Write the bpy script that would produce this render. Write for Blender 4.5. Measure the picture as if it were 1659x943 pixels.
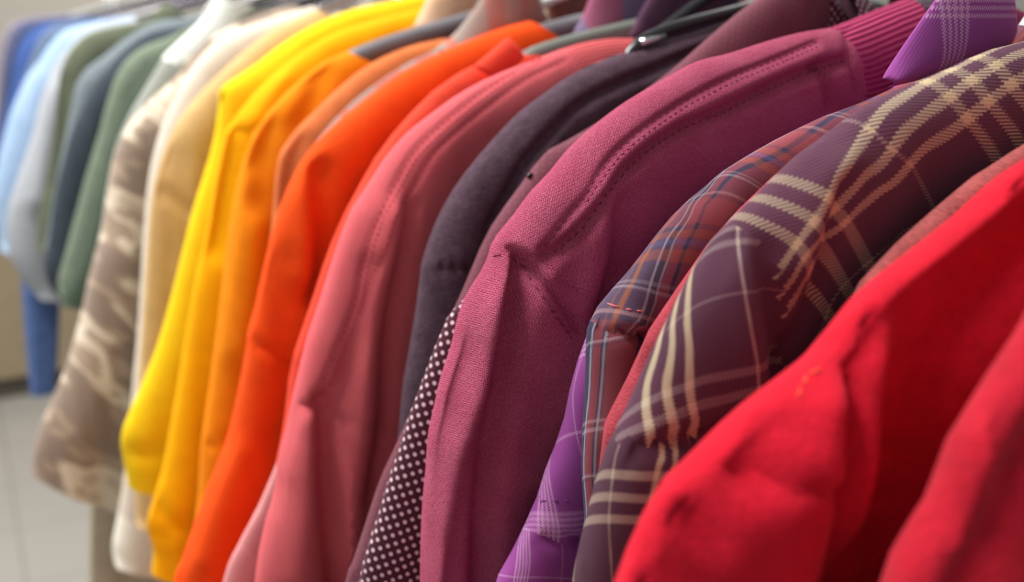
import bpy, math, random
import numpy as np
from mathutils import Vector, Matrix

SC = bpy.context.scene
COL = SC.collection
for o in list(bpy.data.objects): bpy.data.objects.remove(o)

# ------------------------------------------------------------------ camera
W, HT = 1659, 943
FPX, VPX, HY = 1600.0, -100.0, 15.0
S = 0.62                       # metres per working unit along the rail
CZ = 1.35                      # camera height
pit = math.atan2(471.5 - HY, FPX)
yaw = math.atan((829.5 - VPX) * math.cos(pit) / FPX)
Fv = np.array([math.sin(yaw)*math.cos(pit), math.cos(yaw)*math.cos(pit), -math.sin(pit)])
Rv = np.array([math.cos(yaw), -math.sin(yaw), 0.0])
Uv = np.cross(Rv, Fv)
cam_d = bpy.data.cameras.new('camera'); cam = bpy.data.objects.new('camera', cam_d); COL.objects.link(cam)
cam.matrix_world = Matrix(((Rv[0], Uv[0], -Fv[0], 0), (Rv[1], Uv[1], -Fv[1], 0), (Rv[2], Uv[2], -Fv[2], CZ), (0, 0, 0, 1)))
cam_d.sensor_width = 36.0; cam_d.lens = 36.0*FPX/W; cam_d.clip_start = 0.01; cam_d.clip_end = 60
cam_d.dof.use_dof = True
cam_d.dof.focus_distance = 0.375
cam_d.dof.aperture_fstop = 6.0
SC.camera = cam

# ------------------------------------------------------------------ light
w = bpy.data.worlds.new('world'); SC.world = w; w.use_nodes = True
bg = w.node_tree.nodes['Background']; bg.inputs[0].default_value = (0.97, 0.98, 1.0, 1); bg.inputs[1].default_value = 0.36
SC.view_settings.view_transform = 'Standard'; SC.view_settings.look = 'None'
SC.view_settings.exposure = 0.0; SC.view_settings.gamma = 1.0; SC.view_settings.use_curve_mapping = False

def area(name, loc, size, sy, power, rot=(0, 0, 0), col=(1, 0.97, 0.93)):
    l = bpy.data.lights.new(name, 'AREA'); l.shape = 'RECTANGLE'; l.size = size; l.size_y = sy; l.energy = power; l.color = col
    o = bpy.data.objects.new(name, l); o.location = loc; o.rotation_euler = rot; COL.objects.link(o); return o
area('ceiling_panel_and_fill_light', (-0.6, 1.45, 3.0), 0.5, 2.0, 118)
area('ceiling_panel_and_fill_light', (-0.75, 5.0, 3.0), 0.5, 2.2, 26)
area('ceiling_panel_and_fill_light', (1.7, 2.2, 3.0), 0.5, 2.2, 35)
area('ceiling_panel_and_fill_light', (1.5, 7.6, 3.0), 2.4, 0.6, 90)  # unseen fill lamp, added to brighten the back wall the others don't reach

# ------------------------------------------------------------------ helpers
def bp(px, Y):
    """pixel list -> (x, z) on the vertical plane y = Y (metres)"""
    px = np.atleast_2d(np.asarray(px, float)); Y = np.broadcast_to(np.asarray(Y, float), (len(px),))
    r = Fv[None] + Rv[None]*((px[:, :1]-829.5)/FPX) - Uv[None]*((px[:, 1:2]-471.5)/FPX)
    s = Y / r[:, 1]
    return np.stack([r[:, 0]*s, CZ + r[:, 2]*s], 1)
def proj(P):
    Q = np.asarray(P, float) - np.array([0, 0, CZ])
    f = Q @ Fv
    return np.stack([829.5 + FPX*(Q @ Rv)/f, 471.5 - FPX*(Q @ Uv)/f], -1)
def srgb(c):
    return tuple(((v/255.0)/12.92 if v/255.0 <= 0.04045 else (((v/255.0)+0.055)/1.055)**2.4) for v in c) + (1.0,)
def catmull(P, step):
    P = np.asarray(P, float)
    seg = np.linalg.norm(np.diff(P, axis=0), axis=1); keep = np.r_[True, seg > 1e-5]; P = P[keep]
    seg = np.linalg.norm(np.diff(P, axis=0), axis=1)
    t = np.r_[0, np.cumsum(np.sqrt(seg))]
    m = np.zeros_like(P)
    m[1:-1] = (P[2:]-P[:-2])/(t[2:]-t[:-2])[:, None]; m[0] = (P[1]-P[0])/(t[1]-t[0]); m[-1] = (P[-1]-P[-2])/(t[-1]-t[-2])
    out = []
    for i in range(len(P)-1):
        n = max(2, int(seg[i]/step*2)); u = np.linspace(0, 1, n, endpoint=False)[:, None]; h = t[i+1]-t[i]
        out.append((2*u**3-3*u**2+1)*P[i] + (u**3-2*u**2+u)*h*m[i] + (-2*u**3+3*u**2)*P[i+1] + (u**3-u**2)*h*m[i+1])
    out.append(P[-1:]); Q = np.concatenate(out)
    s = np.r_[0, np.cumsum(np.linalg.norm(np.diff(Q, axis=0), axis=1))]
    n = max(4, int(s[-1]/step)); ss = np.linspace(0, s[-1], n+1)
    return np.stack([np.interp(ss, s, Q[:, k]) for k in range(Q.shape[1])], 1), ss
def dist_line(P, L):
    """distance of points P (n,2) to polyline L (m,2)"""
    best = np.full(len(P), 1e9)
    for a, b in zip(L[:-1], L[1:]):
        ab = b-a; q = max(ab @ ab, 1e-12)
        t = np.clip(((P-a) @ ab)/q, 0, 1)
        d = np.linalg.norm(P-a-t[:, None]*ab, axis=1)
        best = np.minimum(best, d)
    return best
def inpoly(P, poly):
    x, y = P[:, 0], P[:, 1]; c = np.zeros(len(P), bool); n = len(poly)
    for i in range(n):
        x1, y1 = poly[i]; x2, y2 = poly[(i+1) % n]
        if y1 == y2: continue
        k = ((y1 > y) != (y2 > y)) & (x < (x2-x1)*(y-y1)/(y2-y1)+x1); c ^= k
    return c
class TPS:
    def __init__(s, src, dst, lam=6e-3):
        src = np.asarray(src, float); s.c = src.mean(0); s.k = src.std(); s.X = (src-s.c)/s.k; n = len(src)
        K = s.phi(np.linalg.norm(s.X[:, None]-s.X[None], axis=2)) + lam*np.eye(n)
        Pm = np.c_[np.ones(n), s.X]; A = np.zeros((n+3, n+3)); A[:n, :n] = K; A[:n, n:] = Pm; A[n:, :n] = Pm.T
        s.w = np.linalg.solve(A, np.r_[np.asarray(dst, float), np.zeros((3, 2))])
    def phi(s, r): return np.where(r > 1e-9, r*r*np.log(np.maximum(r, 1e-9)), 0)
    def __call__(s, P):
        Q = (P-s.c)/s.k; out = np.zeros((len(Q), 2))
        for i in range(0, len(Q), 20000):
            q = Q[i:i+20000]; out[i:i+20000] = s.phi(np.linalg.norm(q[:, None]-s.X[None], axis=2)) @ s.w[:-3] + np.c_[np.ones(len(q)), q] @ s.w[-3:]
        return out
def mk(name, V, Fc, m, parent=None, uv=None, smooth=True):
    me = bpy.data.meshes.new(name); me.from_pydata([tuple(map(float, v)) for v in V], [], [tuple(map(int, f)) for f in Fc])
    if smooth: me.polygons.foreach_set('use_smooth', [True]*len(me.polygons))
    if uv is not None:
        l = me.uv_layers.new(name='UVMap'); idx = np.zeros(len(me.loops), int); me.loops.foreach_get('vertex_index', idx)
        l.data.foreach_set('uv', np.asarray(uv, float)[idx].ravel())
    me.materials.append(m); me.update()
    o = bpy.data.objects.new(name, me); COL.objects.link(o)
    if parent is not None: o.parent = parent; o.matrix_parent_inverse = Matrix.Translation(-Vector(parent.location))
    return o
def empty(name, label, cat, loc=(0, 0, 0), group=None):
    o = bpy.data.objects.new(name, None); COL.objects.link(o); o.location = loc; o.empty_display_size = 0.02
    o['label'] = label; o['category'] = cat
    if group: o['group'] = group
    return o
def tube_geo(P, r, seg=10, cap=True, base=0):
    P = np.asarray(P, float); n = len(P); V = []; Fc = []
    r = np.broadcast_to(np.asarray(r, float), (n,))
    T_ = np.gradient(P, axis=0); T_ /= np.linalg.norm(T_, axis=1)[:, None]
    ref = np.array([0, 1.0, 0]) if abs(T_[0][1]) < 0.9 else np.array([1.0, 0, 0])
    for i in range(n):
        a = np.cross(T_[i], ref); a /= np.linalg.norm(a); b = np.cross(T_[i], a); ref = np.cross(a, T_[i])
        for k in range(seg):
            th = 2*math.pi*k/seg; V.append(P[i]+r[i]*(math.cos(th)*a+math.sin(th)*b))
    for i in range(n-1):
        for k in range(seg):
            Fc.append((base+i*seg+k, base+i*seg+(k+1) % seg, base+(i+1)*seg+(k+1) % seg, base+(i+1)*seg+k))
    if cap:
        Fc.append(tuple(base+k for k in range(seg))[::-1]); Fc.append(tuple(base+(n-1)*seg+k for k in range(seg)))
    return V, Fc
def tube(name, P, r, m, parent=None, seg=10):
    V, Fc = tube_geo(P, r, seg); return mk(name, V, Fc, m, parent)
def box(name, lo, hi, m, parent=None, bev=0.0):
    x0, y0, z0 = lo; x1, y1, z1 = hi
    V = [(x0, y0, z0), (x1, y0, z0), (x1, y1, z0), (x0, y1, z0), (x0, y0, z1), (x1, y0, z1), (x1, y1, z1), (x0, y1, z1)]
    Fc = [(0, 3, 2, 1), (4, 5, 6, 7), (0, 1, 5, 4), (1, 2, 6, 5), (2, 3, 7, 6), (3, 0, 4, 7)]
    o = mk(name, V, Fc, m, parent, smooth=False)
    if bev: b = o.modifiers.new('bevel', 'BEVEL'); b.width = bev; b.segments = 3
    return o

# ------------------------------------------------------------------ materials
class NT:
    def __init__(s, name):
        s.m = bpy.data.materials.new(name); s.m.use_nodes = True; s.t = s.m.node_tree; s.b = s.t.nodes['Principled BSDF']
        s.uvn = s.n('ShaderNodeUVMap').outputs[0]
    def n(s, k, **kw):
        x = s.t.nodes.new(k)
        for a, v in kw.items(): setattr(x, a, v)
        return x
    def l(s, a, b): s.t.links.new(a, b)
    def put(s, sock, v):
        if isinstance(v, bpy.types.NodeSocket): s.l(v, sock)
        elif v is not None: sock.default_value = v
    def math(s, op, a, b=None, c=None, clamp=False):
        x = s.n('ShaderNodeMath', operation=op, use_clamp=clamp); s.put(x.inputs[0], a); s.put(x.inputs[1], b); s.put(x.inputs[2], c); return x.outputs[0]
    def mix(s, f, a, b, bt='MIX'):
        x = s.n('ShaderNodeMix', data_type='RGBA', blend_type=bt); s.put(x.inputs[0], f); s.put(x.inputs[6], a); s.put(x.inputs[7], b); return x.outputs[2]
    def mapping(s, src, sc, rot=0, loc=(0, 0, 0)):
        x = s.n('ShaderNodeMapping'); s.l(src, x.inputs[0]); x.inputs['Scale'].default_value = sc; x.inputs['Rotation'].default_value = (0, 0, rot); x.inputs['Location'].default_value = loc; return x.outputs[0]
    def noise(s, src, scale, detail=3, rough=0.6):
        x = s.n('ShaderNodeTexNoise'); s.l(src, x.inputs['Vector']); x.inputs['Scale'].default_value = scale; x.inputs['Detail'].default_value = detail; x.inputs['Roughness'].default_value = rough; return x.outputs[0]
    def ramp(s, f, stops, interp='LINEAR'):
        x = s.n('ShaderNodeValToRGB'); cr = x.color_ramp; cr.interpolation = interp
        while len(cr.elements) > 1: cr.elements.remove(cr.elements[-1])
        cr.elements[0].position = stops[0][0]; cr.elements[0].color = stops[0][1]
        for p, c in stops[1:]:
            e = cr.elements.new(p); e.color = c
        s.put(x.inputs[0], f); return x.outputs[0]
    def sep(s, v):
        x = s.n('ShaderNodeSeparateXYZ'); s.l(v, x.inputs[0]); return x.outputs
    def bump(s, h, dist, strength=1.0):
        x = s.n('ShaderNodeBump'); x.inputs['Strength'].default_value = strength; x.inputs['Distance'].default_value = dist; s.l(h, x.inputs['Height']); return x.outputs[0]
    def fin(s, col, bump=None, rough=0.9, sheen=0.25, sheen_tint=None):
        s.put(s.b.inputs['Base Color'], col)
        if bump is not None: s.l(bump, s.b.inputs['Normal'])
        s.b.inputs['Roughness'].default_value = rough; s.b.inputs['Specular IOR Level'].default_value = 0.15
        s.b.inputs['Sheen Weight'].default_value = sheen; s.b.inputs['Sheen Roughness'].default_value = 0.5
        if sheen_tint: s.b.inputs['Sheen Tint'].default_value = sheen_tint
        return s.m
def g(v): return (v, v, v, 1)

def cloth(name, c, vary=0.08, weave=1500, bd=0.0003, sheen=0.1, rough=0.9, mott=60, tint=None):
    s = NT(name); c = srgb(c)
    obj = s.uvn
    n1 = s.noise(obj, mott, 4); n2 = s.noise(s.mapping(obj, (1, 0.35, 1)), weave, 2)
    f = s.math('ADD', s.math('MULTIPLY', n1, 0.5), s.math('MULTIPLY', n2, 0.5))
    d = tuple(v*(1-vary*2.2) for v in c[:3])+(1,); b = tuple(min(1, v*(1+vary*1.6)) for v in c[:3])+(1,)
    col = s.mix(s.ramp(f, [(0.35, g(0)), (0.65, g(1))]), d, b)
    h = s.math('ADD', n2, s.math('MULTIPLY', n1, 1.5))
    return s.fin(col, s.bump(h, bd), rough, sheen, tint or tuple(min(1, v*1.3+0.1) for v in c[:3])+(1,))

def jersey(name, c, c2, rows=900, ang=0.0, heather=0.5, bd=0.0004, sheen=0.3):
    """knit with visible courses; c2 = colour of the lighter fibres"""
    s = NT(name); c = srgb(c); c2 = srgb(c2)
    mp = s.mapping(s.uvn, (1, 1, 1), ang); o = s.sep(mp)
    wob = s.noise(mp, 260, 2)
    y = s.math('ADD', s.math('MULTIPLY', o[0], rows), s.math('MULTIPLY', wob, 1.2))
    x = s.math('MULTIPLY', o[1], rows*0.72)
    # V shaped stitches: rows shifted by |frac(x)-.5|
    vx = s.math('ABSOLUTE', s.math('SUBTRACT', s.math('FRACT', x), 0.5))
    wv = s.math('SINE', s.math('MULTIPLY', s.math('ADD', y, s.math('MULTIPLY', vx, 1.6)), 6.2832))
    cols = s.math('MULTIPLY', vx, -1.2)
    h = s.math('ADD', s.math('MULTIPLY', wv, 0.5), cols)
    fib = s.noise(s.mapping(mp, (1, 0.25, 1), 0.3), 2200, 3, 0.7); big = s.noise(mp, 45, 4)
    f = s.math('ADD', s.math('MULTIPLY', fib, 0.75), s.math('ADD', s.math('MULTIPLY', wv, 0.17), s.math('MULTIPLY', big, 0.25)))
    col = s.mix(s.math('MULTIPLY', s.ramp(f, [(0.38, g(0)), (0.66, g(1))]), heather), c, c2)
    hh = s.math('ADD', h, s.math('MULTIPLY', fib, 1.2))
    return s.fin(col, s.bump(hh, bd), 0.95, sheen, c2)

def rib(name, c, c2, pitch, ang=0.0, bd=0.0012):
    s = NT(name); c = srgb(c); c2 = srgb(c2)
    mp = s.mapping(s.uvn, (1, 1, 1), ang); o = s.sep(mp)
    wob = s.noise(mp, 60, 2)
    wv = s.math('SINE', s.math('ADD', s.math('MULTIPLY', o[1], 6.2832/pitch), s.math('MULTIPLY', wob, 2.5)))
    fib = s.noise(mp, 1800, 3, 0.7)
    col = s.mix(s.ramp(s.math('ADD', s.math('MULTIPLY', wv, 0.22), s.math('MULTIPLY', fib, 0.9)), [(0.25, g(0)), (0.75, g(1))]), c, c2)
    h = s.math('ADD', wv, s.math('MULTIPLY', fib, 0.4))
    return s.fin(col, s.bump(h, bd), 0.95, 0.3, c2)

def plaid(name, base, pst, qst, period=8.0, pw=0.5, qw=0.5, tw=26.0, bothcol=None, bd=0.0003, qper=None):
    """pst/qst: list of (pos, halfwidth, colour) in cloth units; hatched twill where single, solid where they cross"""
    s = NT(name); o = s.sep(s.uvn); cb = srgb(base)
    hat = s.math('SINE', s.math('MULTIPLY', s.math('ADD', o[0], s.math('MULTIPLY', o[1], -0.9)), tw*6.2832/period*1.0))
    fib = s.noise(s.uvn, 60/period*8, 2, 0.7)
    edge = s.math('MULTIPLY', s.math('SINE', s.math('MULTIPLY', o[1], tw*6.2832/period)), 0.006)
    edge2 = s.math('MULTIPLY', s.math('SINE', s.math('MULTIPLY', o[0], tw*6.2832/period)), 0.006)
    def fam(u, st, per, e):
        f = s.math('FRACT', s.math('ADD', s.math('DIVIDE', u, per), s.math('ADD', 0.5/per, e)))
        stops = [(0.0, cb)]; ms = [(0.0, g(0))]
        for p, hw, c in sorted(st):
            a, b = (p-hw+0.5)/per, (p+hw+0.5)/per
            stops += [(max(a, 0), srgb(c)), (b, cb)]; ms += [(max(a, 0), g(1)), (b, g(0))]
        return s.ramp(f, stops, 'CONSTANT'), s.ramp(f, ms, 'CONSTANT')
    cp, mp_ = fam(o[0], pst, period, edge); cq, mq = fam(o[1], qst, qper or period, edge2)
    def wgt(m, wt, sgn):
        t = s.math('ADD', wt, s.math('MULTIPLY', hat, 0.45*sgn)); return s.math('MULTIPLY', m, t, clamp=True)
    sp = s.n('ShaderNodeSeparateColor'); s.l(mp_, sp.inputs[0]); sq = s.n('ShaderNodeSeparateColor'); s.l(mq, sq.inputs[0])
    both = s.math('MULTIPLY', sp.outputs[0], sq.outputs[0])
    col = s.mix(wgt(sp.outputs[0], pw, 1), cb, cp)
    col = s.mix(wgt(sq.outputs[0], qw, -1), col, cq)
    if bothcol: col = s.mix(s.math('MULTIPLY', both, 0.92), col, srgb(bothcol))
    col = s.mix(s.math('MULTIPLY', s.math('SUBTRACT', 0.62, fib), 0.9, clamp=True), col, (0.01, 0.005, 0.01, 1))
    h = s.math('ADD', s.math('MULTIPLY', hat, 0.4), fib)
    return s.fin(col, s.bump(h, bd), 0.85, 0.2, (0.8, 0.7, 0.8, 1))

def dots(name, base, dot, sp=0.0058, rad=0.17, bd=0.0003, ang=0.1):
    s = NT(name); mp = s.mapping(s.uvn, (1/sp, 1/sp, 1), ang); o = s.sep(mp)
    def lat(ox, oy):
        a = s.math('SUBTRACT', s.math('FRACT', s.math('ADD', o[0], ox)), 0.5); b = s.math('SUBTRACT', s.math('FRACT', s.math('ADD', o[1], oy)), 0.5)
        r = s.math('SQRT', s.math('ADD', s.math('MULTIPLY', a, a), s.math('MULTIPLY', b, b)))
        return s.math('LESS_THAN', r, rad)
    m = s.math('MAXIMUM', lat(0, 0), lat(0.5, 0.5))
    fib = s.noise(s.uvn, 1500, 2)
    col = s.mix(m, s.mix(fib, tuple(v*0.7 for v in srgb(base)[:3])+(1,), tuple(v*1.3 for v in srgb(base)[:3])+(1,)), srgb(dot))
    return s.fin(col, s.bump(fib, bd), 0.7, 0.15)

def camo(name):
    s = NT(name); mp = s.mapping(s.uvn, (1.0, 0.42, 1), 0.22)
    n1 = s.noise(mp, 20, 2, 0.5); n2 = s.noise(s.mapping(mp, (1.3, 1, 1), 0, (3, 5, 0)), 30, 2, 0.5)
    a = srgb((222, 208, 186)); b = srgb((148, 130, 116)); c = srgb((176, 156, 136)); d = srgb((200, 182, 158))
    col = s.ramp(n1, [(0.0, b), (0.47, c), (0.505, a), (0.57, d), (0.62, b)], 'CONSTANT')
    col = s.mix(s.ramp(n2, [(0, g(0)), (0.58, g(1))], 'CONSTANT'), col, c)
    return s.fin(col, None, 0.95, 0.2)

def simple(name, c, rough=0.5, metal=0.0, emit=None, trans=0.0, alpha=None, coat=0):
    s = NT(name); b = s.b; n = s.noise(s.n('ShaderNodeTexCoord').outputs['Object'], 25, 3)
    c = srgb(c); col = s.mix(n, tuple(v*0.85 for v in c[:3])+(1,), tuple(min(1, v*1.12) for v in c[:3])+(1,)); s.put(b.inputs['Base Color'], col)
    b.inputs['Roughness'].default_value = rough; b.inputs['Metallic'].default_value = metal; b.inputs['Transmission Weight'].default_value = trans
    return s.m

M = {}
M['red'] = cloth('red_fleece', (204, 20, 44), 0.10, 1400, 0.0005, 0.12, mott=90, tint=(1, 0.35, 0.42, 1))
M['red2'] = cloth('dull_red_fleece', (180, 22, 42), 0.12, 1400, 0.0005, 0.2, mott=110, tint=(1, 0.4, 0.45, 1))
M['brownred'] = cloth('dusty_red_wool', (165, 85, 84), 0.2, 900, 0.0006, 0.5)
M['mutedred'] = cloth('muted_red_twill', (164, 62, 74), 0.15, 1300, 0.0004, 0.3)
M['pink'] = jersey('raspberry_knit', (184, 50, 92), (244, 138, 170), rows=880, ang=0.45, heather=0.9, bd=0.0006, sheen=0.12)
M['pinkrib'] = rib('raspberry_rib', (176, 46, 94), (216, 92, 136), 0.0030)
M['salmon'] = jersey('salmon_jersey', (242, 96, 106), (252, 150, 152), rows=900, ang=0.0, heather=0.6, bd=0.0003, sheen=0.12)
M['salmonrib'] = rib('salmon_rib', (232, 98, 104), (244, 120, 122), 0.0030, bd=0.0006)
M['coat'] = cloth('charcoal_plum_wool', (84, 64, 76), 0.16, 900, 0.0005, 0.35, mott=150)
M['maroon'] = dots('maroon_pin_print', (116, 60, 74), (136, 80, 94), 0.0052, 0.10)
M['polka'] = dots('maroon_polka_cotton', (74, 28, 44), (236, 205, 216), 0.0056, 0.17)
M['plum'] = cloth('plum_cotton', (92, 62, 84), 0.12)
M['palepink'] = cloth('pale_pink_cotton', (246, 168, 168), 0.08)
M['redor'] = cloth('coral_red_cotton', (250, 80, 58), 0.1, 900, 0.0004, 0.4)
M['orange'] = cloth('orange_cotton', (250, 84, 22), 0.07, 1200, 0.0003, 0.2)
M['rust'] = cloth('rust_orange_cotton', (220, 122, 70), 0.1)
M['amber'] = cloth('amber_cotton', (250, 142, 16), 0.06)
M['gold'] = cloth('golden_yellow_cotton', (250, 176, 0), 0.05)
M['yellow'] = cloth('bright_yellow_cotton', (250, 208, 24), 0.05)
M['peach'] = cloth('peach_cotton', (238, 196, 160), 0.06)
M['tan'] = cloth('tan_cotton', (214, 178, 122), 0.07)
M['cream'] = cloth('cream_cotton', (226, 214, 198), 0.06)
M['camo'] = camo('taupe_camouflage_print')
M['white'] = cloth('mint_white_cotton', (236, 242, 236), 0.04)
M['greygreen'] = cloth('pale_grey_cotton', (158, 162, 154), 0.06)
M['dkgreen'] = cloth('dark_green_cotton', (74, 86, 72), 0.08)
M['sage'] = cloth('sage_green_cotton', (118, 130, 112), 0.08)
M['slate'] = cloth('dark_slate_cotton', (62, 69, 78), 0.08)
M['greyblue'] = cloth('blue_grey_cotton', (120, 130, 136), 0.08)
M['olive'] = cloth('dark_olive_cotton', (94, 100, 82), 0.08)
M['ltgrey'] = cloth('light_grey_cotton', (168, 172, 178), 0.05)
M['lblue'] = cloth('light_blue_cotton', (160, 186, 216), 0.06)
M['steel'] = cloth('steel_blue_cotton', (96, 112, 138), 0.1)
M['bblue'] = cloth('bright_blue_cotton', (62, 88, 148), 0.08)
M['indigo'] = cloth('indigo_cotton', (54, 66, 100), 0.1)
M['vgrey'] = cloth('violet_grey_cotton', (92, 92, 118), 0.1)
M['pgrey'] = cloth('pinkish_grey_cotton', (140, 132, 142), 0.1)
M['denim'] = cloth('blue_denim', (88, 112, 162), 0.14, 1500)
M['khaki'] = cloth('khaki_cotton', (196, 184, 160), 0.08)
M['ivory'] = cloth('ivory_cotton', (250, 244, 226), 0.04)
cr = (236, 216, 178)
M['pplaid'] = plaid('purple_cream_plaid', (104, 56, 80), [(0, .19, cr), (1, .19, cr), (2, .19, cr), (5, .045, (214, 186, 170))], [(0, .19, cr), (1, .19, cr), (2, .19, cr), (5, .045, (200, 170, 160))], pw=0.52, qw=0.34, tw=44, bothcol=(232, 208, 164))
M['pplaid_s'] = plaid('purple_cream_plaid_sleeve', (104, 56, 80), [(0, .2, cr), (1, .2, cr), (2, .2, cr), (5, .05, (224, 200, 190))], [(0, .19, (200, 176, 176)), (1, .19, (200, 176, 176)), (5, .045, (200, 170, 176))], pw=0.95, qw=0.36, tw=44, bothcol=(240, 224, 190))
M['nplaid'] = plaid('navy_rose_plaid', (110, 88, 118), [(-.1, .05, (190, 120, 80)), (.45, .16, (214, 126, 66)), (1.7, .1, (226, 214, 226)), (2.1, .2, (70, 62, 84)), (2.5, .1, (226, 190, 196)), (3.2, .5, (196, 84, 96)), (3.9, .2, (52, 54, 92)), (5.4, 1.2, (190, 82, 92))],
    [(0.2, .1, (222, 216, 228)), (0.55, .08, (200, 190, 204)), (2.2, .35, (210, 110, 70)), (3.0, .2, (120, 116, 180)), (3.6, .3, (216, 112, 76)), (5.2, .9, (214, 100, 104)), (6.6, .12, (236, 190, 190))], pw=0.62, qw=0.36, tw=64)
M['nplaid_s'] = plaid('navy_rose_plaid_sleeve', (66, 62, 96), [(0, .09, (214, 208, 222)), (.45, .3, (196, 84, 88)), (.95, .1, (214, 190, 200)), (2.2, 1.1, (196, 92, 92))], [(0, .1, (226, 210, 220)), (.5, .1, (226, 200, 210)), (5.2, .3, (52, 56, 98)), (5.2, .09, (220, 214, 226))], pw=0.75, qw=0.4, tw=64)
vv = (222, 170, 214)
M['vplaid'] = plaid('violet_windowpane_check', (160, 76, 156), [(0, .07, vv), (.28, .07, vv), (.56, .07, vv), (.84, .07, vv), (1.12, .07, vv), (4.5, .04, vv)], [(0, .07, vv), (.28, .07, vv), (.56, .07, vv), (.84, .07, vv), (1.12, .07, vv), (4.5, .04, vv)], pw=0.62, qw=0.5, tw=64, bd=0.00005)
M['gplaid'] = plaid('grey_coral_plaid', (178, 164, 154), [(0, .25, (226, 118, 92)), (2.6, .5, (196, 118, 108)), (5, .9, (206, 122, 104))], [(0, .3, (196, 120, 104)), (4, .4, (190, 150, 140))], pw=0.7, qw=0.3, tw=60)
M['bplaid'] = plaid('brown_plaid', (150, 96, 82), [(0, .6, (120, 86, 80)), (4, .6, (190, 120, 90))], [(0, .6, (110, 80, 80))], pw=0.6, qw=0.4, tw=60)
M['vpplaid'] = plaid('lavender_rose_plaid', (132, 116, 152), [(0, .4, (196, 150, 168)), (3, .9, (186, 84, 108)), (6, .4, (210, 170, 180))], [(0, .5, (214, 120, 140)), (4, .4, (110, 96, 150))], pw=0.7, qw=0.35, tw=60)
M['greyhang'] = simple('grey_hanger_plastic', (112, 110, 116), 0.55)
M['greenhang'] = simple('green_grey_hanger_plastic', (124, 130, 122), 0.5)
M['blackhang'] = simple('black_hanger_plastic', (40, 40, 44), 0.3)
M['whitehang'] = simple('white_hanger_plastic', (220, 220, 216), 0.35)
M['clearhang'] = simple('clear_hanger_plastic', (225, 215, 225), 0.08, trans=0.9)
M['chrome'] = simple('chrome', (210, 210, 212), 0.18, 1.0)
M['thread_pink'] = simple('dark_pink_thread', (128, 40, 74), 0.9)
M['thread_salmon'] = simple('salmon_thread', (196, 66, 78), 0.9)
M['thread_dark'] = simple('dark_thread', (52, 34, 44), 0.9)
M['thread_red'] = simple('orange_red_thread', (236, 84, 52), 0.9)
M['thread_coral'] = simple('coral_thread', (226, 110, 110), 0.9)
M['thread_violet'] = simple('violet_thread', (120, 50, 116), 0.9)
M['button'] = simple('dark_button', (36, 24, 28), 0.25)

# ------------------------------------------------------------------ setting
XC = 0.74*S                    # the rail runs along +Y at x = XC
RZ = CZ + 0.135
def structure(o, kind='structure'): o['kind'] = kind; return o
def tile_floor():
    s = NT('grey_floor_vinyl'); tc = s.n('ShaderNodeTexCoord').outputs['Object']
    n = s.noise(tc, 3, 4); n2 = s.noise(tc, 90, 3)
    br = s.n('ShaderNodeTexBrick'); s.l(tc, br.inputs[0]); br.offset = 0; br.inputs['Scale'].default_value = 1.65; br.inputs['Mortar Size'].default_value = 0.006
    br.inputs['Brick Width'].default_value = 0.5; br.inputs['Row Height'].default_value = 0.5
    br.inputs['Color1'].default_value = srgb((172, 169, 163)); br.inputs['Color2'].default_value = srgb((166, 163, 157)); br.inputs['Mortar'].default_value = srgb((140, 136, 130))
    col = s.mix(s.math('MULTIPLY', s.math('ADD', n, n2), 0.25), br.outputs[0], srgb((150, 142, 130)))
    m = s.fin(col, None, 0.35, 0); s.b.inputs['Specular IOR Level'].default_value = 0.4; return m
structure(box('floor', (-4, -1.5, -0.05), (6, 10, 0), tile_floor()))
structure(box('wall_back', (-4, 10, 0), (6, 10.1, 3.2), simple('beige_wall_paint', (206, 200, 188), 0.9)))
structure(box('wall_right', (6, -1.5, 0), (6.1, 10.1, 3.2), simple('grey_wall_paint', (196, 194, 188), 0.9)))

# ------------------------------------------------------------------ garments
def sinnoise(P, rng, amp, wx, wz, n=5):
    out = np.zeros(len(P))
    for k in range(n):
        a = rng.uniform(0.6, 1.8); b = rng.uniform(-1, 1); ph = rng.uniform(0, 6.28)
        out += np.sin(2*math.pi*(P[:, 0]*a/wx + P[:, 1]*b/wz) + ph)/n
    return out*amp*1.6

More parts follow.
